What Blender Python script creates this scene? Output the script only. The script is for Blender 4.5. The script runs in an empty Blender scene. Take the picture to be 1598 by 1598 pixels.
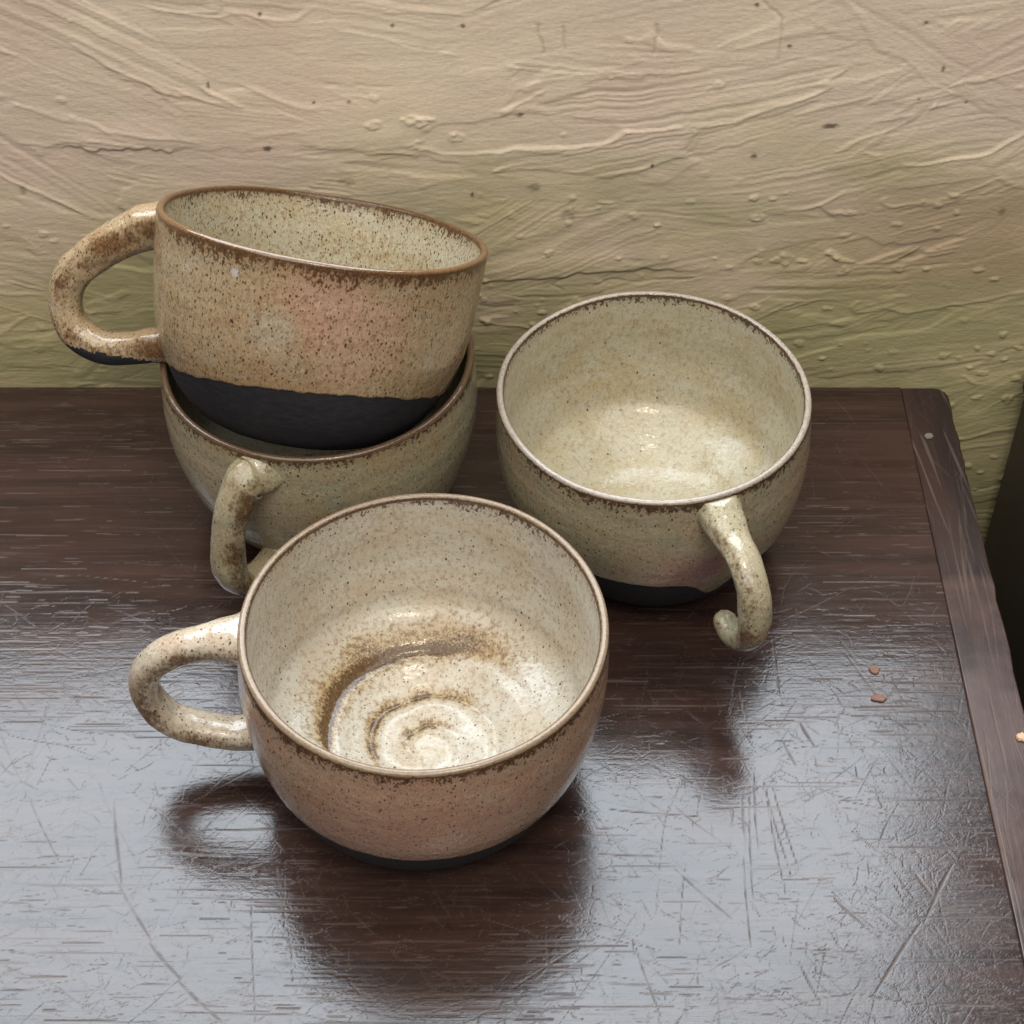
import bpy, bmesh, math, random
import numpy as np
from mathutils import Vector, Matrix
PI = math.pi
R_ = math.radians
scene = bpy.context.scene
C = scene.collection

# ------------------------------------------------------------------ camera, world, lamps, exposure
cam_d = bpy.data.cameras.new("camera")
cam = bpy.data.objects.new("camera", cam_d); C.objects.link(cam)
cam.location = (0, 0, .498)
cam.rotation_euler = (R_(90 - 46.166), 0, R_(0.0))
cam_d.sensor_width = 36.0; cam_d.sensor_height = 36.0
cam_d.lens = 36.0 * 2890 / 1598
cam_d.clip_start = .01; cam_d.clip_end = 50
scene.camera = cam

world = bpy.data.worlds.new("World"); scene.world = world
world.use_nodes = True
bg = world.node_tree.nodes["Background"]
bg.inputs[0].default_value = (1.0, .97, .93, 1); bg.inputs[1].default_value = .17

def area(name, loc, target, sx, sy, power, col, spread=180):
    d = bpy.data.lights.new(name, 'AREA'); d.shape = 'RECTANGLE'; d.size = sx; d.size_y = sy
    d.energy = power; d.color = col; d.spread = R_(spread)
    o = bpy.data.objects.new(name, d); C.objects.link(o); o.location = loc
    q = (Vector(target) - Vector(loc)).to_track_quat('-Z', 'Z'); o.rotation_euler = q.to_euler()
    return o
# daylight through the opening above the wall, beyond the table
area("window_light", (-.12, .74, .52), (-.06, .30, .05), .82, .50, 13.6, (.83, .92, 1.0))
# soft overhead light from the room on the camera's side
area("room_light", (-.05, -.35, 1.90), (0, .50, .05), 2.3, 2.0, 54.0, (1.0, .955, .90))
# small warm tube lamp above and behind the camera
area("tube_lamp", (.10, -.10, 1.28), (0, .45, 0), .26, .015, 3.3, (1.0, .86, .64))

scene.view_settings.view_transform = 'Standard'
scene.view_settings.look = 'None'
scene.view_settings.exposure = 0.0
scene.view_settings.gamma = 1.0
scene.cycles.max_bounces = 8

# ------------------------------------------------------------------ helpers
def tag(o, label=None, cat=None, group=None, kind=None):
    if label: o['label'] = label
    if cat: o['category'] = cat
    if group: o['group'] = group
    if kind: o['kind'] = kind
    return o
def empty(name, loc, label, cat, group=None):
    o = bpy.data.objects.new(name, None); C.objects.link(o); o.location = loc
    o.empty_display_size = .02
    return tag(o, label, cat, group)
def mesh_obj(name, verts, faces, mat, parent=None, smooth=True, attrs=None):
    me = bpy.data.meshes.new(name)
    me.from_pydata([tuple(v) for v in verts], [], [tuple(f) for f in faces])
    if attrs:
        for k, v in attrs.items():
            a = me.attributes.new(k, 'FLOAT', 'POINT'); a.data.foreach_set('value', np.asarray(v, np.float32))
    if smooth: me.polygons.foreach_set('use_smooth', [True] * len(me.polygons))
    me.update()
    o = bpy.data.objects.new(name, me); C.objects.link(o)
    if mat: me.materials.append(mat)
    if parent: o.parent = parent
    return o
def vnoise(x, z, seed=0):
    """smooth lattice noise in -1..1"""
    x = np.asarray(x, float) + seed * 17.31; z = np.asarray(z, float) - seed * 9.77
    xi = np.floor(x); zi = np.floor(z); fx = x - xi; fz = z - zi
    fx = fx * fx * (3 - 2 * fx); fz = fz * fz * (3 - 2 * fz)
    def h(a, b):
        s = np.sin(a * 127.1 + b * 311.7 + seed * 74.7) * 43758.5453
        return (s - np.floor(s)) * 2 - 1
    return (h(xi, zi) * (1 - fx) + h(xi + 1, zi) * fx) * (1 - fz) + (h(xi, zi + 1) * (1 - fx) + h(xi + 1, zi + 1) * fx) * fz
def sstep(a, b, x):
    t = np.clip((np.asarray(x, float) - a) / (b - a), 0, 1); return t * t * (3 - 2 * t)

class NT:
    """tiny node-tree writer"""
    def __init__(s, name):
        s.m = bpy.data.materials.new(name); s.m.use_nodes = True
        s.t = s.m.node_tree; s.n = s.t.nodes; s.l = s.t.links
        s.b = s.n["Principled BSDF"]
    def put(s, sock, v):
        if isinstance(v, bpy.types.NodeSocket): s.l.new(v, sock)
        elif isinstance(v, (tuple, list)) and len(v) == 3 and sock.type == 'RGBA': sock.default_value = (*v, 1)
        else: sock.default_value = v
    def add(s, typ, ins=None, out=0, **kw):
        nd = s.n.new(typ)
        for k, v in kw.items(): setattr(nd, k, v)
        for k, v in (ins or {}).items(): s.put(nd.inputs[k], v)
        return nd.outputs[out]
    def math(s, op, a, b=0.0, c=None, clamp=False):
        nd = s.n.new('ShaderNodeMath'); nd.operation = op; nd.use_clamp = clamp
        s.put(nd.inputs[0], a); s.put(nd.inputs[1], b)
        if c is not None: s.put(nd.inputs[2], c)
        return nd.outputs[0]
    def mul(s, a, b): return s.math('MULTIPLY', a, b)
    def mix(s, f, a, b, blend='MIX'):
        nd = s.n.new('ShaderNodeMix'); nd.data_type = 'RGBA'; nd.blend_type = blend; nd.clamp_factor = True
        s.put(nd.inputs[0], f); s.put(nd.inputs[6], a); s.put(nd.inputs[7], b); return nd.outputs[2]
    def step(s, v, a, b, lo=0.0, hi=1.0):
        nd = s.n.new('ShaderNodeMapRange'); nd.interpolation_type = 'SMOOTHSTEP'
        s.put(nd.inputs[0], v); nd.inputs[1].default_value = a; nd.inputs[2].default_value = b
        nd.inputs[3].default_value = lo; nd.inputs[4].default_value = hi; return nd.outputs[0]
    def coord(s): return s.add('ShaderNodeTexCoord', out=3)
    def mapping(s, v, loc=(0, 0, 0), rot=(0, 0, 0), scale=(1, 1, 1)):
        return s.add('ShaderNodeMapping', {0: v, 1: loc, 2: rot, 3: scale})
    def noise(s, v, scale, detail=2.0, rough=.5, dist=0.0):
        return s.add('ShaderNodeTexNoise', {'Vector': v, 'Scale': scale, 'Detail': detail, 'Roughness': rough, 'Distortion': dist})
    def attr(s, name): return s.add('ShaderNodeAttribute', out=2, attribute_name=name)
    def bump(s, h, strength, dist, normal=None):
        ins = {'Height': h, 'Strength': strength, 'Distance': dist}
        if normal is not None: ins['Normal'] = normal
        return s.add('ShaderNodeBump', ins)
    def set(s, **kw):
        for k, v in kw.items(): s.put(s.b.inputs[k.replace('_', ' ')], v)
        return s.m

# ------------------------------------------------------------------ setting: wall
def wall_material():
    t = NT('trowelled_plaster'); co = t.coord()
    sep = t.n.new('ShaderNodeSeparateXYZ'); t.l.new(co, sep.inputs[0])
    x, z = sep.outputs[0], sep.outputs[2]
    n1 = t.noise(t.mapping(co, scale=(1, 1, 1.8)), 9, 3, .55)
    n2 = t.noise(t.mapping(co, loc=(3, 1, 2), scale=(1, 1, 2.4)), 22, 4, .6)
    n3 = t.noise(t.mapping(co, rot=(0, R_(-8), 0), scale=(1, 1, 5)), 60, 4, .65)
    beige = t.mix(t.step(n2, .35, .68), (.66, .565, .455), (.75, .635, .50))
    beige = t.mix(t.step(n1, .40, .62), beige, (.66, .53, .435))
    olive = t.mix(t.step(n2, .38, .64), (.325, .30, .145), (.445, .385, .205))
    # darker olive tone low on the plaster, its upper limit wandering
    lim = t.math('ADD', z, t.mul(t.math('SUBTRACT', n1, .5), .22))
    lim = t.math('ADD', lim, t.mul(t.math('SUBTRACT', n3, .5), .05))
    st = t.step(lim, .128, .012)
    col = t.mix(t.mul(st, .92), beige, olive)
    # faint pinkish band right of centre
    pk = t.mul(t.step(x, .09, .16), t.mul(t.step(z, .02, .05), t.step(z, .10, .065)))
    col = t.mix(t.mul(pk, .45), col, (.40, .255, .185))
    fine = t.noise(co, 700, 2, .6)
    col = t.mix(t.mul(t.step(n3, .55, .75), .22), col, (.36, .28, .18))
    col = t.mix(t.step(fine, .3, .7, 0, .10), col, (.33, .26, .17))
    col = t.mix(t.mul(t.attr('crack'), .22), col, (.16, .12, .085))
    col = t.mix(t.attr('speck'), col, (.035, .022, .012))
    b = t.bump(t.noise(t.mapping(co, rot=(0, R_(-6), 0), scale=(.5, 1, 1.3)), 480, 4, .65), .30, .0009)
    b = t.bump(fine, .18, .0006, b)
    return t.set(Base_Color=col, Roughness=.72, Normal=b, Specular_IOR_Level=.25)

def build_wall(Y):
    rng = np.random.default_rng(7)
    xs = np.concatenate([np.linspace(-.9, -.262, 60), np.arange(-.26, .2601, .00058), np.linspace(.262, .9, 60)])
    zs = np.concatenate([np.linspace(-.72, -.152, 60), np.arange(-.15, .1751, .00058), np.linspace(.178, .2, 5)])
    X, Z = np.meshgrid(xs, zs)
    Hh = .0010 * vnoise(X * 14, Z * 18, 1) + .0004 * vnoise(X * 40, Z * 60, 2)
    def theta(x, z):
        up = sstep(.03, .14, z)
        t = np.interp(x, [-.22, -.12, -.05, .03, .12, .22], [-30, -16, 4, 10, 17, 26]) * up
        return t + np.interp(x, [-.2, -.05, .1, .2], [-3, 3, 13, 16]) * (1 - up)
    # overlapping trowel strokes, each with its own streaks and a raised edge
    for i in range(900):
        cx = rng.uniform(-.30, .30); cz = rng.uniform(-.17, .21)
        a = rng.uniform(.022, .075); b = rng.uniform(.004, .014)
        th = R_(float(theta(cx, cz)) + rng.normal(0, 8 if rng.random() < .72 else 20))
        x0, x1 = np.searchsorted(xs, [cx - a - .012, cx + a + .012]); z0, z1 = np.searchsorted(zs, [cz - a - .01, cz + a + .01])
        if x1 - x0 < 3 or z1 - z0 < 3: continue
        sx = X[z0:z1, x0:x1] - cx; sz = Z[z0:z1, x0:x1] - cz
        u = sx * math.cos(th) + sz * math.sin(th); v = -sx * math.sin(th) + sz * math.cos(th)
        v = v - rng.normal(0, 1.2) * u * u + .0008 * vnoise(u * 50, v * 0 + i, 3) + .0005 * vnoise(u * 190, v * 90 + i, 8)
        d = 1 - (np.abs(u) / a) ** 2.4 - (np.abs(v) / b) ** 2 + .34 * vnoise(u * 75 + i, v * 300, 4)
        m = sstep(0, .28, d)
        rg = lambda q: 1 - 2.2 * np.abs(q) ** .8
        prof = .60 * rg(vnoise(u * 11 + i * 3.1, v * 480, 5)) + .55 * vnoise(u * 26 - i, v * 1150, 6) + .45 * vnoise(u * 9, v * 200 + i, 9)
        amp = rng.uniform(.02, .42) ** 1.25 * .00078
        base = rng.normal(0, .00015)
        edge = np.exp(-((d - .10) / .13) ** 2) * (v < 0) * rng.uniform(.0, .00040) * (rng.random() < .5)
        new = base + amp * prof
        Hs = Hh[z0:z1, x0:x1]
        Hh[z0:z1, x0:x1] = Hs * (1 - m * .82) + new * m + edge * sstep(.0, .06, d + .05)
    # grit and blobs
    for i in range(330):
        cx = rng.uniform(-.27, .27); cz = rng.uniform(-.2, .19)
        if rng.random() < .55: cx = rng.uniform(-.02, .27); cz = rng.uniform(-.12, .09)
        r = rng.uniform(.0007, .0021); ry = r * rng.uniform(.5, .95); hgt = rng.uniform(.0002, .0006) * (1 if cz < .08 else .6)
        x0, x1 = np.searchsorted(xs, [cx - 4 * r, cx + 4 * r]); z0, z1 = np.searchsorted(zs, [cz - 4 * r, cz + 4 * r])
        sx = X[z0:z1, x0:x1] - cx; sz = Z[z0:z1, x0:x1] - cz
        q = (sx / r) ** 2 + (sz / ry) ** 2 + .9 * vnoise(sx * 750 + i, sz * 750, 5)
        Hh[z0:z1, x0:x1] += hgt * sstep(1.5, .4, q)
    # bigger lumps seen in the photograph
    def lump(cx, cz, r, ry, h):
        q = ((X - cx) / r) ** 2 + ((Z - cz) / ry) ** 2 + .9 * vnoise(X * 330, Z * 330, 3)
        return h * sstep(1.3, .3, q)
    # a ragged shelf where one coat overlaps another, upper left
    zl = .098 + .0030 * vnoise(X * 27, Z * 0, 4) + .0015 * vnoise(X * 140, Z * 0, 5) + .0010 * vnoise(X * 410, Z * 0, 15) - .02 * (X + .10)
    msk = sstep(-.19, -.15, X) * sstep(-.015, -.05, X) * (.25 + .75 * sstep(-.35, .15, vnoise(X * 45, Z * 0, 16)))
    Hh += .0008 * sstep(-.0004, .0009, Z - zl) * sstep(.016, .004, Z - zl) * msk
    zl2 = .042 + .003 * vnoise(X * 70, Z * 0, 6) + .0016 * vnoise(X * 230, Z * 0, 7) + .10 * (X - .03)
    msk2 = sstep(-.02, .0, X) * sstep(.085, .05, X)
    Hh += .0007 * sstep(-.0004, .0009, Z - zl2) * sstep(.014, .004, Z - zl2) * msk2
    edgefade = sstep(.4, .27, np.abs(X)) * .9 + .1
    Hh = Hh * edgefade
    # cracks and dark specks (fly spots), positions read from the photograph
    crack = np.zeros_like(X); speck = np.zeros_like(X)
    f = 2890.0; p = R_(46.166)
    def wp(px, py):
        d = Vector((0, math.cos(p), -math.sin(p))) + Vector((1, 0, 0)) * ((px - 799) / f) - Vector((0, math.sin(p), math.cos(p))) * ((py - 799) / f)
        k = Y / d.y; return d.x * k, .498 + d.z * k
    def line(pts, w):
        for (p0, p1) in zip(pts[:-1], pts[1:]):
            ax, az = wp(*p0); bx, bz = wp(*p1); dx, dz = bx - ax, bz - az
            tt = np.clip(((X - ax) * dx + (Z - az) * dz) / (dx * dx + dz * dz), 0, 1)
            d = np.hypot(X - ax - tt * dx + .0006 * vnoise(X * 300, Z * 300, 2), Z - az - tt * dz)
            crack[:] = np.maximum(crack, sstep(w * 1.6, w * .3, d))
    for pts, w in (([(838, 40), (845, 66), (848, 84)], .0006), ([(1027, 40), (1020, 84)], .0007), ([(878, 44), (881, 78)], .0005),
                   ([(1190, 2), (1222, 30), (1216, 94)], .0005), ([(750, 477), (775, 480), (800, 478)], .0007), ([(930, 445), (955, 436), (1000, 441), (1020, 436), (1078, 435)], .0006),
                   ([(880, 452), (862, 444), (890, 430)], .0005)):
        line(pts, w)
    for px, py, r, e in ((325, 133, .0017, .5), (545, 158, .0012, 1), (490, 160, .0009, 1), (1297, 197, .0014, 2.2), (1018, 258, .0014, .5), (1176, 244, .0014, 1.2),
                      (1472, 108, .0016, .6), (1232, 72, .0012, 1), (1182, 8, .0011, 1), (810, 180, .0013, 1.5), (888, 334, .0030, 1.4), (832, 292, .0022, 1.3), (1564, 330, .0022, .9),
                      (612, 40, .001, 1), (722, 40, .001, 1), (405, 22, .001, 1), (36, 297, .0022, .8), (737, 305, .0016, .6), (1445, 35, .0009, 1), (540, 282, .0018, 2.0),
                      (1434, 154, .0008, 1), (1508, 160, .001, 1), (418, 232, .0015, 1.4)):
        cx, cz = wp(px, py)
        q = np.hypot((X - cx) / e, (Z - cz)) / r + .35 * vnoise(X * 900, Z * 900, 4)
        speck = np.maximum(speck, sstep(1.1, .35, q) * (.75 if r < .0018 else .42))
    Hh -= .0003 * crack
    for args in ((wp(1205, 312), .0022, .0016, .0012), (wp(1180, 340), .004, .0015, .0010), (wp(1573, 622), .0020, .0024, .0014), (wp(1320, 332), .006, .0012, .0008),
                 (wp(1528, 420), .0024, .0018, .001), (wp(646, 188), .006, .003, .0012), (wp(585, 195), .003, .0018, .0012), (wp(705, 215), .004, .0018, .0010), (wp(1225, 405), .0035, .003, .0009)):
        (cx, cz), r, ry, h = args
        Hh += lump(cx, cz, r, ry, h * .6) * (.7 + .6 * vnoise(X * 700, Z * 700, 6))
    ny, nx = X.shape
    V = np.stack([X, Y - Hh, Z], -1).reshape(-1, 3)
    idx = np.arange(ny * nx).reshape(ny, nx)
    Fq = np.stack([idx[:-1, :-1], idx[:-1, 1:], idx[1:, 1:], idx[1:, :-1]], -1).reshape(-1, 4)
    me = bpy.data.meshes.new('wall')
    # body behind the plaster face: top, sides, back
    yb = Y + .05
    bot, top = idx[0], idx[-1]; lef, rig = idx[:, 0], idx[:, -1]
    nv = len(V)
    extra = np.array([[xs[0], yb, zs[0]], [xs[-1], yb, zs[0]], [xs[-1], yb, zs[-1]], [xs[0], yb, zs[-1]]])
    V = np.vstack([V, extra])
    loops = np.concatenate([Fq.reshape(-1), [nv, nv + 3, nv + 2, nv + 1]])
    polys = [list(top[::-1]) , ]
    big = [list(top) + [nv + 2, nv + 3], list(bot[::-1]) + [nv, nv + 1], list(lef[::-1]) [::-1] + [nv + 3, nv], list(rig[::-1]) + [nv + 1, nv + 2]]
    starts = list(range(0, len(Fq) * 4, 4)) + [len(Fq) * 4]
    tot = [4] * (len(Fq) + 1)
    lp = [loops]
    cur = len(loops)
    for bf in big:
        starts.append(cur); tot.append(len(bf)); lp.append(np.array(bf)); cur += len(bf)
    lp = np.concatenate(lp).astype(np.int32)
    me.vertices.add(len(V)); me.vertices.foreach_set('co', V.astype(np.float32).ravel())
    me.loops.add(len(lp)); me.loops.foreach_set('vertex_index', lp)
    me.polygons.add(len(starts)); me.polygons.foreach_set('loop_start', np.array(starts, np.int32))
    sm = np.ones(len(starts), bool); sm[len(Fq):] = False
    me.polygons.foreach_set('use_smooth', sm)
    pad = np.zeros(4)
    for k, v in (('crack', crack), ('speck', speck)):
        a = me.attributes.new(k, 'FLOAT', 'POINT'); a.data.foreach_set('value', np.concatenate([v.ravel(), pad]).astype(np.float32))
    me.update(); me.validate()
    me.materials.append(wall_material())
    o = bpy.data.objects.new('wall', me); C.objects.link(o)
    return tag(o, 'rough trowelled beige plaster wall turning olive low down behind the table', 'wall')
WALL_Y = .566
build_wall(WALL_Y)

def floor_material():
    t = NT('dark_floor'); co = t.coord()
    n = t.noise(co, 6, 4, .6)
    return t.set(Base_Color=t.mix(n, (.03, .026, .022), (.06, .05, .042)), Roughness=.7)
fl = mesh_obj('floor', [(-3, -3, -.72), (3, -3, -.72), (3, 3, -.72), (-3, 3, -.72)], [(0, 1, 2, 3)], floor_material(), smooth=False)
tag(fl, kind='structure')

# ------------------------------------------------------------------ table
def on_table(px, py, z=0.0):
    f = 2890.0; p = R_(46.166)
    d = Vector((0, math.cos(p), -math.sin(p))) + Vector((1, 0, 0)) * ((px - 799) / f) - Vector((0, math.sin(p), math.cos(p))) * ((py - 799) / f)
    k = (z - .498) / d.z
    return Vector((d.x * k, d.y * k, z))

MARKS = [  # (pixel polyline, half width m)
    ([(180, 1250), (188, 1380), (235, 1470), (280, 1530), (345, 1598)], .0008), ([(50, 1250), (90, 1345)], .0004), ([(395, 1400), (396, 1596)], .0004),
    ([(1489, 1350), (1440, 1440), (1364, 1549)], .0006), ([(1160, 1235), (1163, 1330), (1170, 1480)], .0004), ([(1171, 1235), (1174, 1420)], .0004), ([(1178, 1200), (1182, 1340)], .0004),
    ([(1194, 1220), (1234, 1370)], .0004), ([(1206, 1220), (1246, 1360)], .0004), ([(1200, 1250), (1226, 1400)], .0004),
    ([(1304, 1400), (1349, 1446)], .0007), ([(995, 1480), (1030, 1590)], .0005), ([(1250, 1125), (1270, 1165)], .0007), ([(1224, 1155), (1241, 1195)], .0007),
    ([(1050, 1350), (1140, 1435)], .0005), ([(1072, 1350), (1058, 1480)], .0003), ([(1250, 1500), (1275, 1560)], .0004), ([(700, 1220), (640, 1300)], .0003),
    ([(905, 1480), (800, 1540)], .0003), ([(1430, 1360), (1455, 1400)], .0006), ([(945, 1260), (1090, 1275)], .0004), ([(930, 1330), (1040, 1338)], .0005)]

def wood_material(name, worn=False):
    t = NT(name); co = t.coord()
    gr = lambda sx, sy, sc, det=3, ang=0, loc=(0, 0, 0): t.noise(t.mapping(t.mapping(co, loc=loc, rot=(0, 0, R_(ang))), scale=(sx, sy, 1)), sc, det, .6)
    if not worn:
        g1 = gr(1, 14, 9, 4); g2 = gr(1, 30, 26, 3)
        col = t.mix(t.step(g1, .32, .68), (.0185, .0100, .0082), (.038, .0200, .0155))
        col = t.mix(t.step(g2, .52, .72), col, (.044, .027, .022))
        blot = t.noise(co, 14, 3, .6)
        col = t.mix(t.step(blot, .5, .72, 0, .5), col, (.020, .014, .013))
        red = t.noise(t.mapping(co, loc=(5, 2, 1)), 11, 3, .6)
        col = t.mix(t.step(red, .55, .75, 0, .5), col, (.050, .024, .018))
    else:
        sep = t.n.new('ShaderNodeSeparateXYZ'); t.l.new(co, sep.inputs[0])
        g1 = gr(14, 1, 9, 4)
        col = t.mix(t.step(g1, .35, .65), (.0175, .0115, .0108), (.034, .0195, .0165))
        wn = t.noise(co, 28, 3, .6)
        lim = t.math('ADD', sep.outputs[1], t.mul(t.math('SUBTRACT', wn, .5), .006))
        bare = t.mul(t.step(lim, .449, .441), t.step(wn, .30, .55))
        col = t.mix(t.mul(bare, .85), col, t.mix(t.noise(co, 90, 3, .6), (.085, .050, .040), (.050, .031, .027)))
    # scratches: families of thin streaks in several directions, worn in patches
    patch = t.noise(t.mapping(co, loc=(1, 7, 0)), 17, 3, .6)
    fams = [(0, 10, 330, .605, .70), (5, 14, 420, .62, .71), (-7, 13, 420, .63, .72), (62, 26, 640, .635, .72), (-48, 24, 700, .635, .72), (98, 30, 620, .64, .73), (25, 26, 700, .645, .73), (-20, 24, 640, .645, .73), (128, 34, 760, .645, .73)]
    nm = None
    if worn:
        scr = None; grain = None
        for i, (ang, a, b, lo, hi) in enumerate(fams[:6]):
            n = t.noise(t.mapping(t.mapping(co, loc=(i * .37, i * .21, 0), rot=(0, 0, R_(ang + (90 if i < 3 else 0)))), scale=(a, b, 1)), 1.0, 2.0, .55, .0)
            k = t.step(n, lo, hi)
            if i < 3: grain = k if grain is None else t.math('MAXIMUM', grain, k)
            else: scr = k if scr is None else t.math('MAXIMUM', scr, k)
        scr = t.mul(scr, t.step(patch, .35, .62, .05, .55))
    else:
        grain = t.attr('grain'); scr = t.attr('scratch'); nm = t.attr('mark')
    dust = t.noise(t.mapping(co, loc=(2, 3, 0)), 40, 3, .6)
    col = t.mix(t.mul(grain, t.step(dust, .35, .62, .05, .32)), col, (.16, .115, .088))
    col = t.mix(t.mul(scr, .16), col, (.13, .10, .085))
    allm = t.math('MAXIMUM', grain, scr)
    if nm is not None:
        nmc = t.mul(nm, 1.4)
        allm = t.math('MAXIMUM', allm, nmc)
        col = t.mix(t.mul(nmc, .45), col, (.085, .065, .055))
    base_r = t.step(t.noise(t.mapping(co, loc=(9, 4, 0)), 15, 4, .65), .3, .7, .105 if not worn else .18, .20 if not worn else .32)
    fine = t.noise(t.mapping(co, scale=(30, 520, 1)) if not worn else t.mapping(co, scale=(420, 30, 1)), 1.0, 3, .65)
    rough = t.math('ADD', base_r, t.mul(allm, .30), clamp=True)
    h = t.math('ADD', t.mul(fine, .4), t.mul(allm, -.3))
    b = t.bump(h, .25, .0005)
    if not worn: b = t.bump(t.noise(t.mapping(co, scale=(1, 1.3, 1)), 520, 4, .68, .8), .065, .0006, b)
    b = t.bump(t.noise(co, 260, 3, .6), .06, .0006, b)
    return t.set(Base_Color=col, Roughness=rough, Normal=b, Specular_IOR_Level=t.math('MULTIPLY_ADD', allm, -.17, .52 if not worn else .42, clamp=True))

def slab(name, outline, z0, z1, mat, parent, bev=.0012, rag=.0):
    bm = bmesh.new()
    vs = [bm.verts.new((x, y, z1)) for x, y in outline]
    f = bm.faces.new(vs)
    r = bmesh.ops.extrude_face_region(bm, geom=[f])
    for v in r['geom']:
        if isinstance(v, bmesh.types.BMVert): v.co.z = z0
    bmesh.ops.recalc_face_normals(bm, faces=bm.faces)
    ed = [e for e in bm.edges if all(abs(v.co.z - z1) < 1e-6 for v in e.verts)]
    bmesh.ops.bevel(bm, geom=ed, offset=bev, segments=3, affect='EDGES', profile=.5)
    me = bpy.data.meshes.new(name); bm.to_mesh(me); bm.free()
    o = bpy.data.objects.new(name, me); C.objects.link(o); me.materials.append(mat); o.parent = parent
    return o
TX, TY, SX = .1733, .547, .1548
wood = wood_material('dark_stained_wood'); strip_wood = wood_material('worn_edge_wood', True)
table = empty('table', (-.2, .33, -.72), 'dark brown scratched wooden table with a glossy worn top carrying the cups', 'table')
def tp(o):  # geometry is written in world space, so undo the parent's offset
    o.location = -Vector(table.location); return o
def grid_panel(name, xs, ys, z0, mat, parent):
    rng = np.random.default_rng(11)
    X, Y = np.meshgrid(xs, ys)
    A = {k: np.zeros_like(X) for k in ('grain', 'scratch', 'mark')}
    def stroke(k, ax, ay, bx, by, w, val, wav=0.0, sd=0):
        mx = w * 2 + wav + .0012
        x0, x1 = np.searchsorted(xs, [min(ax, bx) - mx, max(ax, bx) + mx]); y0, y1 = np.searchsorted(ys, [min(ay, by) - mx, max(ay, by) + mx])
        if x1 - x0 < 1 or y1 - y0 < 1: return
        x = X[y0:y1, x0:x1]; y = Y[y0:y1, x0:x1]; dx, dy = bx - ax, by - ay; L = dx * dx + dy * dy
        t = np.clip(((x - ax) * dx + (y - ay) * dy) / L, 0, 1)
        n = wav * np.sin(t * 3.0 + sd) if wav else 0
        ln = math.sqrt(L)
        d = np.hypot(x - ax - t * dx - n * dy / ln, y - ay - t * dy + n * dx / ln)
        taper = .45 + .55 * np.sin(PI * np.clip(t, .03, .97))
        v = val * np.clip(1.25 - d / (w * taper), 0, 1)
        S = A[k][y0:y1, x0:x1]; np.maximum(S, v, out=S)
    # open pores of the grain, all running along the board, in clusters
    for i in range(5200):
        cx = rng.uniform(-.235, .155); cy = rng.uniform(.245, .547)
        if vnoise(cx * 12, cy * 26, 3) + rng.uniform(-.6, .6) < 0: continue
        ln = rng.uniform(.002, .012) * (3.5 if rng.random() < .22 else 1); a = rng.normal(0, .012)
        stroke('grain', cx - ln / 2, cy - a * ln / 2, cx + ln / 2, cy + a * ln / 2, rng.uniform(.00025, .00042), rng.uniform(.25, 1) ** 1.6)
    # hair scratches in every direction, denser where the top has been used
    for i in range(19000):
        cx = rng.uniform(-.235, .155); cy = rng.uniform(.245, .547)
        use = float(sstep(.46, .38, cy)) * .85 + .10 + .35 * float(vnoise(cx * 22, cy * 22, 5))
        if rng.random() > use: continue
        ln = rng.uniform(.002, .008) if rng.random() < .9 else rng.uniform(.01, .03)
        an = rng.uniform(0, PI) if rng.random() < .62 else rng.normal(0, .22)
        stroke('scratch', cx, cy, cx + ln * math.cos(an), cy + ln * math.sin(an), rng.uniform(.0002, .00027), rng.uniform(.1, 1) ** 2.0 * .9, rng.uniform(0, .0012), rng.uniform(0, 6))
    for i in range(120):
        cx = rng.uniform(-.235, .155); cy = rng.uniform(.245, .45); ln = rng.uniform(.012, .05); an = rng.uniform(0, PI)
        stroke('scratch', cx, cy, cx + ln * math.cos(an), cy + ln * math.sin(an), rng.uniform(.00022, .0004), rng.uniform(.25, .7), rng.uniform(0, .003), rng.uniform(0, 6))
    for pts, w in MARKS:
        q = [on_table(*a) for a in pts]
        for a, b in zip(q[:-1], q[1:]): stroke('mark', a.x, a.y, b.x, b.y, w * .9, .7, .0005, 1)
    wv = vnoise(X * 420, Y * 420, 6) * .35 + .65
    for k in ('mark', 'scratch'): A[k] *= np.clip(wv * 1.3, 0, 1)
    Z = z0 - .00003 * A['grain'] - .000012 * A['scratch'] - .00004 * A['mark'] + .00005 * vnoise(X * 25, Y * 40, 2)
    ny, nx = X.shape; V = np.stack([X, Y, Z], -1).reshape(-1, 3); nv = len(V)
    idx = np.arange(ny * nx).reshape(ny, nx)
    Fq = np.stack([idx[:-1, :-1], idx[:-1, 1:], idx[1:, 1:], idx[1:, :-1]], -1).reshape(-1)
    zb = -.024
    V = np.vstack([V, [[xs[0], ys[0], zb], [xs[-1], ys[0], zb], [xs[-1], ys[-1], zb], [xs[0], ys[-1], zb]]])
    big = [[nv, nv + 3, nv + 2, nv + 1], list(idx[0][::-1]) + [nv, nv + 1], list(idx[-1]) + [nv + 2, nv + 3], list(idx[:, 0]) + [nv + 3, nv], list(idx[:, -1][::-1]) + [nv + 1, nv + 2]]
    nq = len(Fq) // 4
    starts = list(range(0, len(Fq), 4)); cur = len(Fq); lp = [Fq]
    for b in big: starts.append(cur); lp.append(np.array(b)); cur += len(b)
    lp = np.concatenate(lp).astype(np.int32)
    me = bpy.data.meshes.new(name)
    me.vertices.add(len(V)); me.vertices.foreach_set('co', V.astype(np.float32).ravel())
    me.loops.add(len(lp)); me.loops.foreach_set('vertex_index', lp)
    me.polygons.add(len(starts)); me.polygons.foreach_set('loop_start', np.array(starts, np.int32))
    sm = np.ones(len(starts), bool); sm[nq:] = False; me.polygons.foreach_set('use_smooth', sm)
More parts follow.
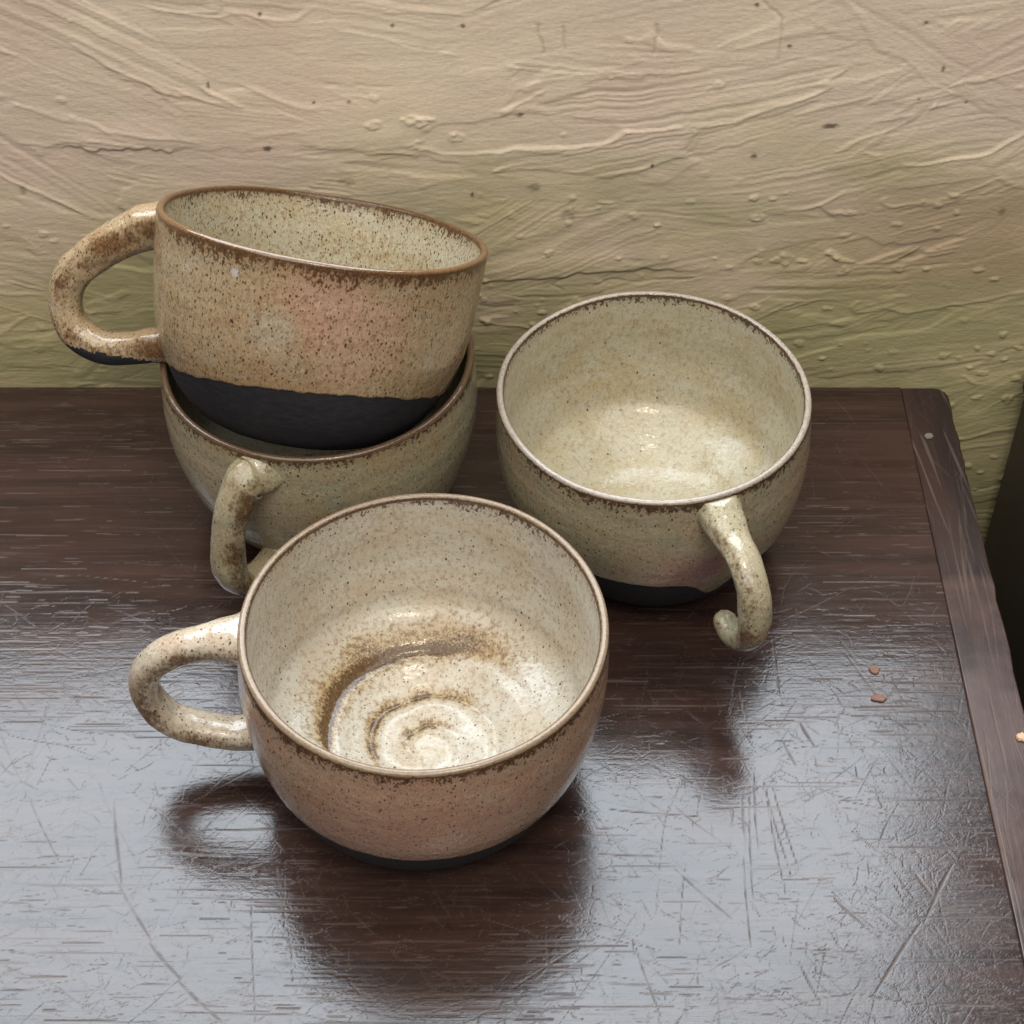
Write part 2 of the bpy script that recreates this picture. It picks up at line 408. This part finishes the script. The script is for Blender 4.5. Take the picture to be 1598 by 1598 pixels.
    for k, v in A.items():
        a = me.attributes.new(k, 'FLOAT', 'POINT'); a.data.foreach_set('value', np.concatenate([v.ravel(), np.zeros(4)]).astype(np.float32))
    me.update(); me.validate(); me.materials.append(mat)
    o = bpy.data.objects.new(name, me); C.objects.link(o); o.parent = parent
    return o
PX = np.concatenate([np.linspace(-.62, -.240, 20), np.arange(-.235, SX - .0006, .00046), [SX - .0002]])
PY = np.concatenate([np.linspace(.10, .240, 12), np.arange(.245, TY - .0003, .00050), [TY]])
tp(grid_panel('top_panel', PX, PY, 0.0, wood, table))
rr = random.Random(4)
ol = [(SX, .10), (TX, .10)]
yy = .13
while yy < TY - .008:
    ol.append((TX + rr.uniform(-.0005, .0003), yy)); yy += rr.uniform(.004, .012)
ol += [(TX + .006 * (math.cos(a) - 1), TY - .006 + .006 * math.sin(a)) for a in (0, .3, .6, .9, 1.2, PI / 2)] + [(SX, TY)]
tp(slab('end_strip', ol, -.024, -.0001, strip_wood, table, .0006))
def boxv(x0, x1, y0, y1, z0, z1):
    return ([(x0, y0, z0), (x1, y0, z0), (x1, y1, z0), (x0, y1, z0), (x0, y0, z1), (x1, y0, z1), (x1, y1, z1), (x0, y1, z1)],
            [(0, 3, 2, 1), (4, 5, 6, 7), (0, 1, 5, 4), (1, 2, 6, 5), (2, 3, 7, 6), (3, 0, 4, 7)])
def plain_dark():
    t = NT('plain_dark_wood'); co = t.coord()
    n = t.noise(t.mapping(co, scale=(12, 12, 1)), 12, 4, .6)
    return t.set(Base_Color=t.mix(n, (.018, .013, .012), (.034, .024, .020)), Roughness=.5)
PD = plain_dark()
for lx, ly in ((-.59, .13), (.135, .13), (-.59, .51), (.135, .51)):
    tp(mesh_obj('leg', *boxv(lx - .018, lx + .018, ly - .018, ly + .018, -.72, -.0245), PD, table, smooth=False))
tp(mesh_obj('apron', *boxv(-.56, .11, .50, .518, -.10, -.0243), PD, table, smooth=False))
tp(mesh_obj('apron', *boxv(-.56, .11, .12, .138, -.10, -.0243), PD, table, smooth=False))

# dark box added to stand in for the shade at the right edge
box_root = empty('shade_box', (.42, .38, -.72), 'dark box added for the shade right of the table, a sliver at the right edge', 'shade_box')
def cp(o): o.location = -Vector(box_root.location); return o
cp(mesh_obj('shade_box_body', *boxv(.2090, .64, .20, .557, -.72, -.012), PD, box_root, smooth=False))
cp(slab('shade_box_top', [(.2082, .19), (.66, .19), (.66, .560), (.2082, .560)], -.0118, .001, PD, box_root, .001))

# ------------------------------------------------------------------ cups
def glaze(name, base, warm, cool, brown, speck, blobs=(), seed=0.0, streak=1.5, lip=(.60, .52, .40), lip_amt=.8, band=.005, inner=None, pool_col=(.17, .085, .022), grain_amt=.42):
    t = NT(name); co0 = t.coord(); co = t.mapping(co0, loc=(seed, seed * .7, seed * .3))
    ins = t.attr('inside'); rimd = t.attr('rimd'); pool = t.attr('pool'); edge = t.attr('edge')
    n1 = t.noise(t.mapping(co, scale=(1, 1, 1.6)), 42, 3, .55)
    n2 = t.noise(t.mapping(co, loc=(.3, .8, .1), scale=(1, 1, 2.2)), 60, 3, .6)
    n3 = t.noise(t.mapping(co, scale=(1, 1, 1 / streak)), 620, 3, .7)
    n4 = t.noise(t.mapping(co, loc=(.5, 0, 0), scale=(1, 1, 1 / streak)), 1500, 2, .6)
    col = t.mix(t.step(n1, .40, .66, 0, .75), base, warm)
    col = t.mix(t.step(n2, .48, .70, 0, .7), col, cool)
    if inner:
        ic = t.mix(t.step(n1, .42, .66, 0, .8), inner[0], inner[1])
        ic = t.mix(t.step(n2, .50, .72, 0, .6), ic, inner[2])
        col = t.mix(ins, col, ic)
    for c, r, bc, amt in blobs:
        nd = t.add('ShaderNodeVectorMath', {0: co0, 1: c}, out=1, operation='DISTANCE')
        nd = t.math('ADD', nd, t.mul(t.math('SUBTRACT', n2, .5), r * .9))
        col = t.mix(t.step(nd, r, r * .25, 0, amt), col, bc)
    # mottled grain of the glaze
    col = t.mix(t.step(n3, .48, .66, 0, grain_amt), col, t.mix(.62, warm, brown))
    col = t.mix(t.step(n4, .52, .75, 0, grain_amt * .7), col, t.mix(.5, base, brown))
    col = t.mix(t.step(n4, .46, .28, 0, .28), col, (.62, .56, .44))
    # iron pooling
    pn = t.step(t.math('ADD', pool, t.mul(t.math('SUBTRACT', n3, .5), .7)), .10, .60)
    col = t.mix(t.mul(t.mul(pn, t.step(pool, .02, .2)), .8), col, t.mix(t.step(n3, .40, .62), (.34, .25, .115), pool_col))
    pd = t.step(t.math('ADD', pool, t.mul(t.math('SUBTRACT', n4, .5), 1.3)), .55, .95)
    col = t.mix(t.mul(t.mul(pd, t.step(pool, .1, .35)), .85), col, (.060, .028, .010))
    # brown breaking just below the lip and along handle edges
    rn = t.math('ADD', rimd, t.mul(t.math('SUBTRACT', n3, .5), band * 3.6))
    rn = t.math('ADD', rn, t.mul(t.math('SUBTRACT', n1, .5), band * 1.5))
    rn = t.math('ADD', rn, t.mul(t.math('SUBTRACT', n4, .5), band * 1.6))
    rn = t.math('ADD', rn, t.mul(ins, band * .22))
    bnd = t.math('MAXIMUM', t.step(rn, band * .95, band * .30), t.step(rimd, band * .42, band * .20))
    col = t.mix(t.mul(bnd, .95), col, t.mix(t.step(n4, .38, .62), tuple(k * .62 for k in brown), tuple(k * .25 for k in brown)))
    en = t.math('ADD', edge, t.math('ADD', t.mul(t.math('SUBTRACT', n3, .5), .9), t.mul(t.math('SUBTRACT', n1, .5), 1.5)))
    col = t.mix(t.mul(t.step(en, .50, .95), .85), col, t.mix(t.step(n4, .36, .62), brown, tuple(k * .4 for k in brown)))
    # dark iron specks
    for sc, thr, keep in ((1050, .36, .50), (640, .30, .62), (400, .22, .60), (250, .13, .5)):
        nd = t.n.new('ShaderNodeTexVoronoi'); nd.inputs['Scale'].default_value = sc; t.l.new(t.mapping(co, scale=(1, 1, 1 / streak)), nd.inputs['Vector'])
        sp = t.n.new('ShaderNodeSeparateColor'); t.l.new(nd.outputs['Color'], sp.inputs[0])
        rnd = sp.outputs[0]
        m = t.mul(t.step(nd.outputs['Distance'], thr, thr * .45), t.step(t.math('SUBTRACT', rnd, t.mul(ins, .20)), 1 - keep * speck, 1 - keep * speck + .06))
        col = t.mix(t.mul(m, t.step(sp.outputs[1], 0, 1, .30, .95)), col, tuple(k * .38 for k in brown))
    # lip tint, strongest on the top and outer side
    lp = t.mul(t.step(t.math('ADD', t.mul(rimd, t.math('MULTIPLY_ADD', ins, 2.5, 1.0)), t.mul(t.math('SUBTRACT', n3, .5), .0026)), .0012, .0003), lip_amt)
    lp = t.mul(lp, t.step(n3, .36, .56, .68, 1.0))
    col = t.mix(lp, col, lip)
    rough = t.step(n1, .35, .65, .10, .20)
    b = t.bump(n3, .10, .0006)
    b = t.bump(t.noise(t.mapping(co, scale=(1, 1, 1.8)), 170, 3, .55), .20, .0014, b)
    return t.set(Base_Color=col, Roughness=rough, Normal=b, Specular_IOR_Level=t.math('MULTIPLY_ADD', ins, -.20, .50))
def clay():
    t = NT('bare_dark_clay'); co = t.coord()
    n = t.noise(t.mapping(co, scale=(1, 1, 3)), 240, 5, .72)
    b = t.bump(t.noise(co, 900, 3, .6), .18, .0004)
    b = t.bump(t.noise(t.mapping(co, scale=(1, 1, 30)), 30, 3, .6), .06, .0008, b)
    return t.set(Base_Color=t.mix(t.step(n, .3, .72), (.0105, .0110, .0150), (.022, .0222, .0265)), Roughness=.62, Normal=b, Specular_IOR_Level=.3)
CLAY = clay()

def catmull(P, k=10):
    P = np.array(P, float); Q = np.vstack([2 * P[0] - P[1], P, 2 * P[-1] - P[-2]]); o = []
    for i in range(1, len(Q) - 2):
        for s in np.linspace(0, 1, k, endpoint=False):
            a, b, c, d = Q[i - 1:i + 3]
            o.append(.5 * (2 * b + (c - a) * s + (2 * a - 5 * b + 4 * c - d) * s * s + (3 * b - a - 3 * c + d) * s ** 3))
    o.append(P[-1]); return np.array(o)

def make_cup(root, R, h, prof, glz, zg, wall=.0040, floor_z=.0085, seed=0, spiral=None, wob=.006, lipr=.0014, floor_r=.40, lean=0.0):
    """bowl (glazed, inside and out) and foot (bare clay) in the cup's own space, base at z = 0"""
    NA = 288
    th = np.linspace(0, 2 * PI, NA, endpoint=False)
    P = catmull([(r * R, z * h) for r, z in prof], 12)
    def rad(z): return np.interp(z, P[:, 1], P[:, 0])
    # outer wall rows run from the glaze line (varies with angle) to the lip, then down the inside
    zr = 1 + 0
    nt = np.linspace(0, 1, 44)
    ztop = h - lipr
    zgv = np.array([zg(a) for a in th]) + .0006 * vnoise(th * 9, th * 0, seed + 3) + .0004 * vnoise(th * 31, th * 0, seed + 5)
    rows, inside, rimd, pool = [], [], [], []
    def ring(r, z, i, d, p=0): rows.append((r, z)); inside.append(np.full(NA, float(i))); rimd.append(np.full(NA, d) if np.isscalar(d) else d); pool.append(np.full(NA, p) if np.isscalar(p) else p)
    ring(rad(zgv) - .0016, zgv + .0010, 0, .05)
    ring(rad(zgv) - .0002, zgv - .0001, 0, .05)
    for s in nt:
        z = zgv + .0005 + (ztop - zgv - .0005) * s
        ring(rad(z), z, 0, (h - z) )
    rt = rad(ztop)
    for a in np.linspace(0, PI, 9)[1:-1]:
        k = lipr
        ring(np.full(NA, rt - k + k * math.cos(a)), np.full(NA, ztop + k * math.sin(a)), .0 if a < PI / 2 else 1., k * (1 - math.sin(a)) * .6)
    # inside profile
    zin = [(rt - 2 * lipr, ztop)]
    K = [(rad(h * .80) - wall, h * .80), (rad(h * .62) - wall, h * .62), (rad(h * .46) - wall * 1.1, h * .46), (rad(h * .34) - wall * 1.3, h * .335), (R * .64, floor_z + .0090), (R * floor_r * 1.05, floor_z + .0028), (R * .2, floor_z + .0003), (0.0004, floor_z)]
    I = catmull(zin + K, 14)
    seglen = np.concatenate([[0], np.cumsum(np.hypot(*np.diff(I, axis=0).T))])
    for (r, z), s in zip(I, seglen):
        r = max(r, .0004)
        dz = 0; p = 0
        if spiral:
            dg = np.degrees(th) % 360; dg = np.where(dg > 270, dg - 360, dg)      # -90 .. 270
            jit = .0007 * vnoise(np.cos(th) * 2.1, np.sin(th) * 2.1 + r * 30, 12)
            g = 0; p = 0
            for rk, dep, dark, olive, wd, a0, a1, a2, a3 in ((.0312, .8, .85, .72, .0085, 35, 105, 195, 228), (.0167, 1.0, .85, .35, .0034, 10, 95, 185, 230), (.0048, .8, .5, .35, .0026, 20, 70, 165, 205)):
                q = r - (rk + .0036 * (180 - dg) / 90 + jit)
                fd = sstep(.0018, .0042, r)
                g = g + fd * dep * np.exp(-(q / .0024) ** 2) - .45 * dep * np.exp(-((q + .0042) / .0028) ** 2)
                am = sstep(a0, a1, dg) * sstep(a3, a2, dg)
                am2 = sstep(a0 - 25, a0 + 40, dg) * sstep(a3 - 20, a2 - 35, dg)
                p = p + fd * dark * am * np.exp(-(q / .0017) ** 2) + olive * am2 * np.exp(-((q - .35 * wd) / wd) ** 2)
            dz = -spiral['amp'] * g * sstep(.040, .030, r) * sstep(.0, .004, r)
            p = np.clip(p * (.85 + .5 * vnoise(th * 4, th * 0 + r * 120, 14)), 0, 1)
        ring(np.full(NA, r), z + dz, 1, .0016 + s, p)
    nr = len(rows)
    wobr = 1 + wob * (np.cos(2 * th + seed) + .5 * np.cos(3 * th + 2.1 * seed)) * .5
    V = np.empty((nr, NA, 3))
    for i, (r, z) in enumerate(rows):
        zz = np.broadcast_to(z, NA); k = np.clip((zz / h), 0, 1)
        # throwing lines, barely felt
        ro = r * (1 + (wobr - 1) * k) + .00005 * np.sin(zz * 700 + th + seed) * k
        zz = zz + .0007 * vnoise(np.cos(th) * 1.7 + seed, np.sin(th) * 1.7, 7) * sstep(.7, 1, k)
        V[i] = np.stack([ro * np.cos(th) + lean * (1 - k), ro * np.sin(th), zz], -1)
    idx = np.arange(nr * NA).reshape(nr, NA); nx = np.roll(idx, -1, 1)
    F = np.stack([idx[:-1], nx[:-1], nx[1:], idx[1:]], -1).reshape(-1, 4)
    faces = [tuple(f) for f in F] + [tuple(idx[-1])]
    n = nr * NA
    o = mesh_obj('bowl', V.reshape(-1, 3), faces, glz, root, attrs={'inside': np.array(inside).ravel(), 'rimd': np.array(rimd).ravel(), 'pool': np.array([np.broadcast_to(p, NA) for p in pool]).ravel(), 'edge': np.zeros(n)})
    # foot
    zt = max(zgv) + .0022
    rowsf = [(.0, .0016), (rad(0) * .80, .0016), (rad(0) * .84, .0), (rad(0) * .975, 0.0), (rad(.0008), .0010)]
    for z in np.linspace(.002, zt, 14): rowsf.append((rad(z) - .00035, z))
    rowsf.append((rad(zt) - .0022, zt))
    N2 = 144; t2 = np.linspace(0, 2 * PI, N2, endpoint=False)
    Vf = np.array([[(max(r, .0003) * math.cos(a) + lean * (1 - min(z / h, 1)), max(r, .0003) * math.sin(a), z) for a in t2] for r, z in rowsf])
    ix = np.arange(len(rowsf) * N2).reshape(len(rowsf), N2); nxx = np.roll(ix, -1, 1)
    Ff = np.stack([ix[:-1], nxx[:-1], nxx[1:], ix[1:]], -1).reshape(-1, 4)
    mesh_obj('foot', Vf.reshape(-1, 3), [tuple(f) for f in Ff] + [tuple(ix[0][::-1])], CLAY, root)
    return rad

def make_handle(root, path, h, rad, glz, w=.0056, tk=.0045, flare=(1.55, 1.4), bare=None, seed=0, side=1.0, edge_both=True, slim=None, free=False, edge_gain=.80, ph=0.0, lean=0.0, thick=0.0):
    """path: (r, z relative to the lip, azimuth in degrees), from wall to wall; a pulled strap whose ends spread onto the wall"""
    P = catmull([(r * math.cos(R_(a)), r * math.sin(R_(a)), h + z) for r, z, a in path], 14)
    sl = np.concatenate([[0], np.cumsum(np.linalg.norm(np.diff(P, axis=0), axis=1))]); L = sl[-1]
    want = np.concatenate([np.linspace(0, .010, 22)[:-1], np.linspace(.010, L - .008, 60)[:-1], np.linspace(L - .008, L, 16)])
    P = np.stack([np.interp(want, sl, P[:, k]) for k in range(3)], -1)
    n = len(P); NS = 40
    T = np.gradient(P, want, axis=0); T /= np.linalg.norm(T, axis=1)[:, None]
    u = want / L
    V = np.empty((n, NS, 3)); edge = np.empty((n, NS)); bar = np.zeros((n, NS)); rim = np.empty((n, NS))
    a = np.linspace(0, 2 * PI, NS, endpoint=False); ca, sa = np.cos(a), np.sin(a)
    cs = np.sign(ca) * np.abs(ca) ** .9; sn = np.sign(sa) * np.abs(sa) ** .9
    for i in range(n):
        az = np.arctan2(P[i, 1], P[i, 0]); tang = np.array([-math.sin(az), math.cos(az), 0])
        S = tang - T[i] * (tang @ T[i]); S /= np.linalg.norm(S); N = np.cross(T[i], S)
        s0, s1 = want[i], L - want[i]
        f = 1 + (flare[0] - 1) * math.exp(-(s0 / .0055) ** 1.3) + (flare[1] - 1) * math.exp(-(s1 / .0045) ** 1.3)
        ft = 1 + (f - 1) * .75
        gk = 1 + thick * float(sstep(.62, .12, u[i])); f *= gk; ft *= gk
        if free:
            k = 1 - .30 * float(sstep(.55, .97, u[i])); e1 = math.sqrt(max(0.0, 1 - max(0.0, 1 - s1 / .0042) ** 2)); f *= k * e1; ft *= k * e1
        if slim: f *= 1 - slim[1] * float(sstep(slim[0] - .02, slim[0] + .02, u[i])); ft *= 1 - slim[1] * float(sstep(slim[0] - .02, slim[0] + .02, u[i]))
        no = 1 + .075 * vnoise(u[i] * 8 + seed + 0 * ca, ca * 1.1 + 2 * sa, seed + 1) + .032 * vnoise(u[i] * 24 + seed + 0 * ca, ca * 2 + 3 * sa, seed + 2)
        pts = P[i] + np.outer(w * f * cs * no, S) + np.outer(tk * ft * sn * no, N)
        t = min(float(sstep(0, .0075, s0)), 1.0 if free else float(sstep(0, .006, s1)))
        if t < 1:
            zc = np.clip(pts[:, 2], .0012, h - .0014); aa = np.arctan2(pts[:, 1], pts[:, 0]); rr = rad(zc) - .0007 * (1 - t) ** 2
            con = np.stack([rr * np.cos(aa) + lean * (1 - zc / h), rr * np.sin(aa), zc], -1)
            pts = con * (1 - t) + pts * t
        V[i] = pts
        e = np.abs(ca) ** 2.2 if edge_both else np.maximum(0, np.cos(a - ph) * side) ** 1.1
        edge[i] = edge_gain * e + .14 * vnoise(u[i] * 7 + seed * 3 + 0 * ca, ca * 2, seed + 9)
        rim[i] = np.maximum(.0014, np.hypot(h - pts[:, 2], np.maximum(0, np.hypot(pts[:, 0], pts[:, 1]) - float(rad(h * .95)) - .001) * 1.4))
        rim[i] += .009 * np.clip(1.15 - np.abs(ca), 0, 1) 
        if bare is not None: bar[i] = [bare(P[i], q, u[i]) for q in pts]
    idx = np.arange(n * NS).reshape(n, NS); nx = np.roll(idx, -1, 1)
    F = np.stack([idx[:-1], nx[:-1], nx[1:], idx[1:]], -1).reshape(-1, 4)
    faces = [tuple(int(q) for q in f) for f in F]
    N_ = n * NS
    o = mesh_obj('handle', V.reshape(-1, 3), faces, glz, root, attrs={'inside': np.zeros(N_), 'rimd': rim.ravel(), 'pool': np.zeros(N_), 'edge': edge.ravel()})
    bm = bmesh.new(); bm.from_mesh(o.data); bmesh.ops.recalc_face_normals(bm, faces=bm.faces); bm.to_mesh(o.data); bm.free()
    if bare is not None:
        o.data.materials.append(CLAY)
        bf = bar.ravel()
        for pl in o.data.polygons:
            if sum(bf[v] for v in pl.vertices) / len(pl.vertices) > .5: pl.material_index = 1
    return o

PH_R, PH_L = -.75, .6
G = 'speckled stoneware cups on the table'
PROF = [(.735, 0), (.78, .04), (.852, .13), (.912, .25), (.970, .40), (1.003, .56), (1.017, .72), (1.012, .86), (1.0, 1)]
PROFT = [(.605, 0), (.69, .05), (.805, .16), (.885, .30), (.945, .45), (.972, .6), (.985, .75), (.993, .9), (1.0, 1)]

# front cup
hF = .0708
cup = empty('cup', (-.0267, .3635, 0), 'pinkish tan cup in front with brown spiral rings inside, handle pointing left', 'cup', G)
gF = glaze('glaze_sandy_pink', (.345, .232, .160), (.325, .190, .122), (.35, .265, .190), (.125, .058, .023), .72, seed=1.3,
           blobs=(((.0, -.052, .035), .045, (.35, .190, .128), .8), ((-.02, -.045, .02), .03, (.32, .175, .122), .6), ((.045, -.03, .03), .03, (.40, .27, .18), .5)),
           lip=(.36, .27, .18), lip_amt=.45, band=.0052, inner=((.44, .415, .345), (.405, .35, .26), (.465, .45, .40)))
gFh = glaze('glaze_cream_rust', (.37, .315, .24), (.345, .245, .165), (.40, .36, .29), (.115, .050, .018), 1.0, seed=2.9, lip=(.40, .32, .22), lip_amt=.3, band=.0040)
rd = make_cup(cup, .056, hF, PROF, gF, lambda a: .0225 + .001 * math.sin(a + 1), seed=1, spiral={'pitch': .0145, 'amp': .0012}, lean=-.0026)
make_handle(cup, [(.0562, -.0062, 180), (.0598, -.0072, 180), (.0655, -.0084, 180), (.0775, -.0128, 180), (.0868, -.0222, 180), (.0885, -.0347, 180), (.0832, -.046, 180), (.0725, -.0520, 180), (.0625, -.0542, 180), (.0560, -.0535, 180), (.0515, -.0525, 180)], hF, rd, gFh, w=.0060, tk=.0047, seed=1, lean=-.0026, flare=(1.75, 1.4), bare=lambda c, v, u: 1.0 if v[2] < .0133 + .0006 * math.sin(v[0] * 900) else 0.0)

# right cup
hR = .0709
cup = empty('cup', (.0483, .4673, 0), 'olive grey cup on the right with a pale lip, handle curling free toward the viewer', 'cup', G)
gR = glaze('glaze_olive_grey', (.285, .25, .165), (.30, .215, .130), (.235, .24, .165), (.105, .048, .020), .48, seed=4.1,
           blobs=(((.010, -.051, .032), .020, (.30, .165, .125), .8), ((.017, -.049, .036), .013, (.185, .085, .085), .85), ((-.035, -.035, .035), .034, (.29, .28, .175), .7)),
           lip=(.36, .31, .255), lip_amt=.75, band=.0050, inner=((.37, .34, .245), (.33, .275, .165), (.38, .37, .305)))
def zgR(a):
    d = (math.degrees(a) + 66 + 180) % 360 - 180
    return .0270 - .0115 * math.exp(-(d / 8) ** 2) + .001 * math.sin(2 * a)
PROFR = [(.66, 0), (.715, .04), (.80, .13), (.878, .25), (.95, .40), (.998, .56), (1.015, .72), (1.010, .86), (1.0, 1)]
rd = make_cup(cup, .0537, hR, PROFR, gR, zgR, seed=2, floor_r=.42, lipr=.0013, lean=.0024)
def bareR(c, v, u): return 1.0 if (u > .74 and v[2] < .040 and np.hypot(c[0], c[1]) < .0665) else 0.0
A = -69.5
make_handle(cup, [(.0540, -.0062, A), (.0578, -.0072, A), (.0640, -.0088, A), (.0748, -.0112, A), (.0833, -.0195, A), (.0850, -.0325, A), (.0800, -.0420, A - .6), (.0735, -.0446, A - 1.2), (.0690, -.0428, A - 1.6), (.0668, -.0408, A - 1.8)], hR, rd, gR, w=.0055, tk=.0046, free=True, seed=2, flare=(1.8, 1.0), edge_both=False, side=-1, edge_gain=.72, ph=PH_R)

# lower cup of the stack
hL = .071
cup = empty('cup', (-.068, .4879, 0), 'grey green cup under the tilted one, handle hanging down its front', 'cup', G)
gL = glaze('glaze_grey_green', (.275, .245, .155), (.29, .215, .120), (.235, .245, .175), (.105, .050, .020), .55, seed=7.7,
           blobs=(((-.030, -.045, .045), .030, (.37, .31, .22), .6), ((.03, -.045, .035), .03, (.29, .28, .185), .7), ((-.006, -.05, .028), .012, (.36, .36, .30), .7)),
           lip=(.22, .14, .08), lip_amt=.2, band=.0038, inner=((.37, .34, .245), (.33, .275, .165), (.38, .37, .305)))
rd = make_cup(cup, .0548, hL, PROFR, gL, lambda a: .012, seed=3)
make_handle(cup, [(.0551, -.0060, -106), (.0575, -.0078, -107.5), (.0595, -.0095, -110.5), (.0645, -.0195, -113.5), (.0672, -.0345, -115), (.0680, -.0470, -115), (.0640, -.0560, -114), (.0570, -.0585, -111.5), (.0500, -.0580, -109), (.0470, -.0565, -107)], hL, rd, gL, w=.0060, tk=.0048, seed=3, flare=(1.7, 1.3), edge_both=False, side=1, edge_gain=.80, ph=PH_L)

# tilted cup on top
hT = .068; RT = .0558
n = Vector((.182, .487, 1)).normalized(); ax = Vector((1, 0, 0)); ax = (ax - n * ax.dot(n)).normalized(); ay = n.cross(ax)
CT = Vector((-.0627, .4989, .1169)); base = CT - n * hT
cup = empty('cup', base, 'heavily speckled tan cup tilted on top of the stack, black clay base showing', 'cup', G)
cup.rotation_euler = Matrix((ax, ay, n)).transposed().to_euler()
gT = glaze('glaze_speckled_tan', (.285, .210, .122), (.265, .168, .088), (.295, .245, .165), (.135, .060, .019), 1.5, seed=11.9, streak=1.5,
           blobs=(((.006, -.054, .056), .020, (.375, .205, .150), .58), ((.020, -.051, .044), .022, (.36, .235, .165), .6), ((-.008, -.055, .044), .011, (.33, .295, .22), .7), ((-.0222, -.0505, .0600), .0026, (.48, .44, .46), .65)),
           lip=(.24, .13, .05), lip_amt=.25, band=.0062, inner=((.32, .29, .205), (.30, .25, .15), (.33, .31, .23)), grain_amt=.62)
def zgT(a):
    d = math.degrees(a)
    d = (d + 180) % 360 - 180
    return float(np.interp(d, [-180, -150, -101, -80, -57, -15, 40, 120, 180], [.0145, .018, .0240, .0250, .0246, .0195, .015, .014, .0145]))
rd = make_cup(cup, RT, hT, PROFT, gT, zgT, seed=4)
def bareT(c, v, u): return 1.0 if v[2] < .0110 else 0.0
S = 1.033
make_handle(cup, [(r * S, z * S, 172) for r, z in ((.0541, -.0078), (.0572, -.0104), (.0660, -.0166), (.0770, -.0252), (.0832, -.0345), (.0837, -.0440), (.0792, -.0515), (.0700, -.0552), (.0600, -.0535), (.0530, -.0510), (.0488, -.0490))], hT, rd, gT, w=.0060, tk=.0058, thick=.22, bare=bareT, seed=4, flare=(1.5, 1.4))

# ------------------------------------------------------------------ flakes lying on the table
def flake(name, px, r, mat, label, cat, group=None, seed=0, th=.0005, ex=1.0):
    rg = random.Random(seed); c = on_table(*px)
    k = 14; pts = [(r * ex * math.cos(2 * PI * i / k) * rg.uniform(.7, 1.15), r * math.sin(2 * PI * i / k) * rg.uniform(.72, 1.1)) for i in range(k)]
    V = [(x, y, 0.0001) for x, y in pts] + [(x * .86, y * .86, th * rg.uniform(.7, 1.2)) for x, y in pts]
    F = [tuple(range(k - 1, -1, -1)), tuple(range(k, 2 * k))] + [(i, (i + 1) % k, k + (i + 1) % k, k + i) for i in range(k)]
    o = mesh_obj(name, V, F, mat, smooth=False); o.location = c + Vector((0, 0, .0002))
    return tag(o, label, cat, group)
def matte(name, c1, c2):
    t = NT(name); co = t.coord()
    return t.set(Base_Color=t.mix(t.noise(co, 500, 3, .6), c1, c2), Roughness=.65)
M1 = matte('clay_flake', (.13, .062, .045), (.19, .10, .075)); M2 = matte('orange_chip', (.42, .25, .15), (.50, .33, .21)); M3 = matte('grey_fleck', (.16, .135, .115), (.085, .075, .07))
flake('clay_flake', (1365, 1046), .0022, M1, 'small reddish flake on the table right of the handle, the farther of two', 'flake', 'reddish flakes on the table', 1)
flake('clay_flake', (1371, 1090), .0021, M1, 'small reddish flake on the table right of the handle, the nearer of two', 'flake', 'reddish flakes on the table', 2, ex=1.25)
flake('orange_chip', (1594, 1152), .0019, M2, 'pale orange chip lying on the right edge strip of the table', 'chip', None, 3, th=.0009)
flake('paint_fleck', (1449, 682), .0019, M3, 'grey fleck stuck near the back right corner of the table', 'fleck', None, 5)
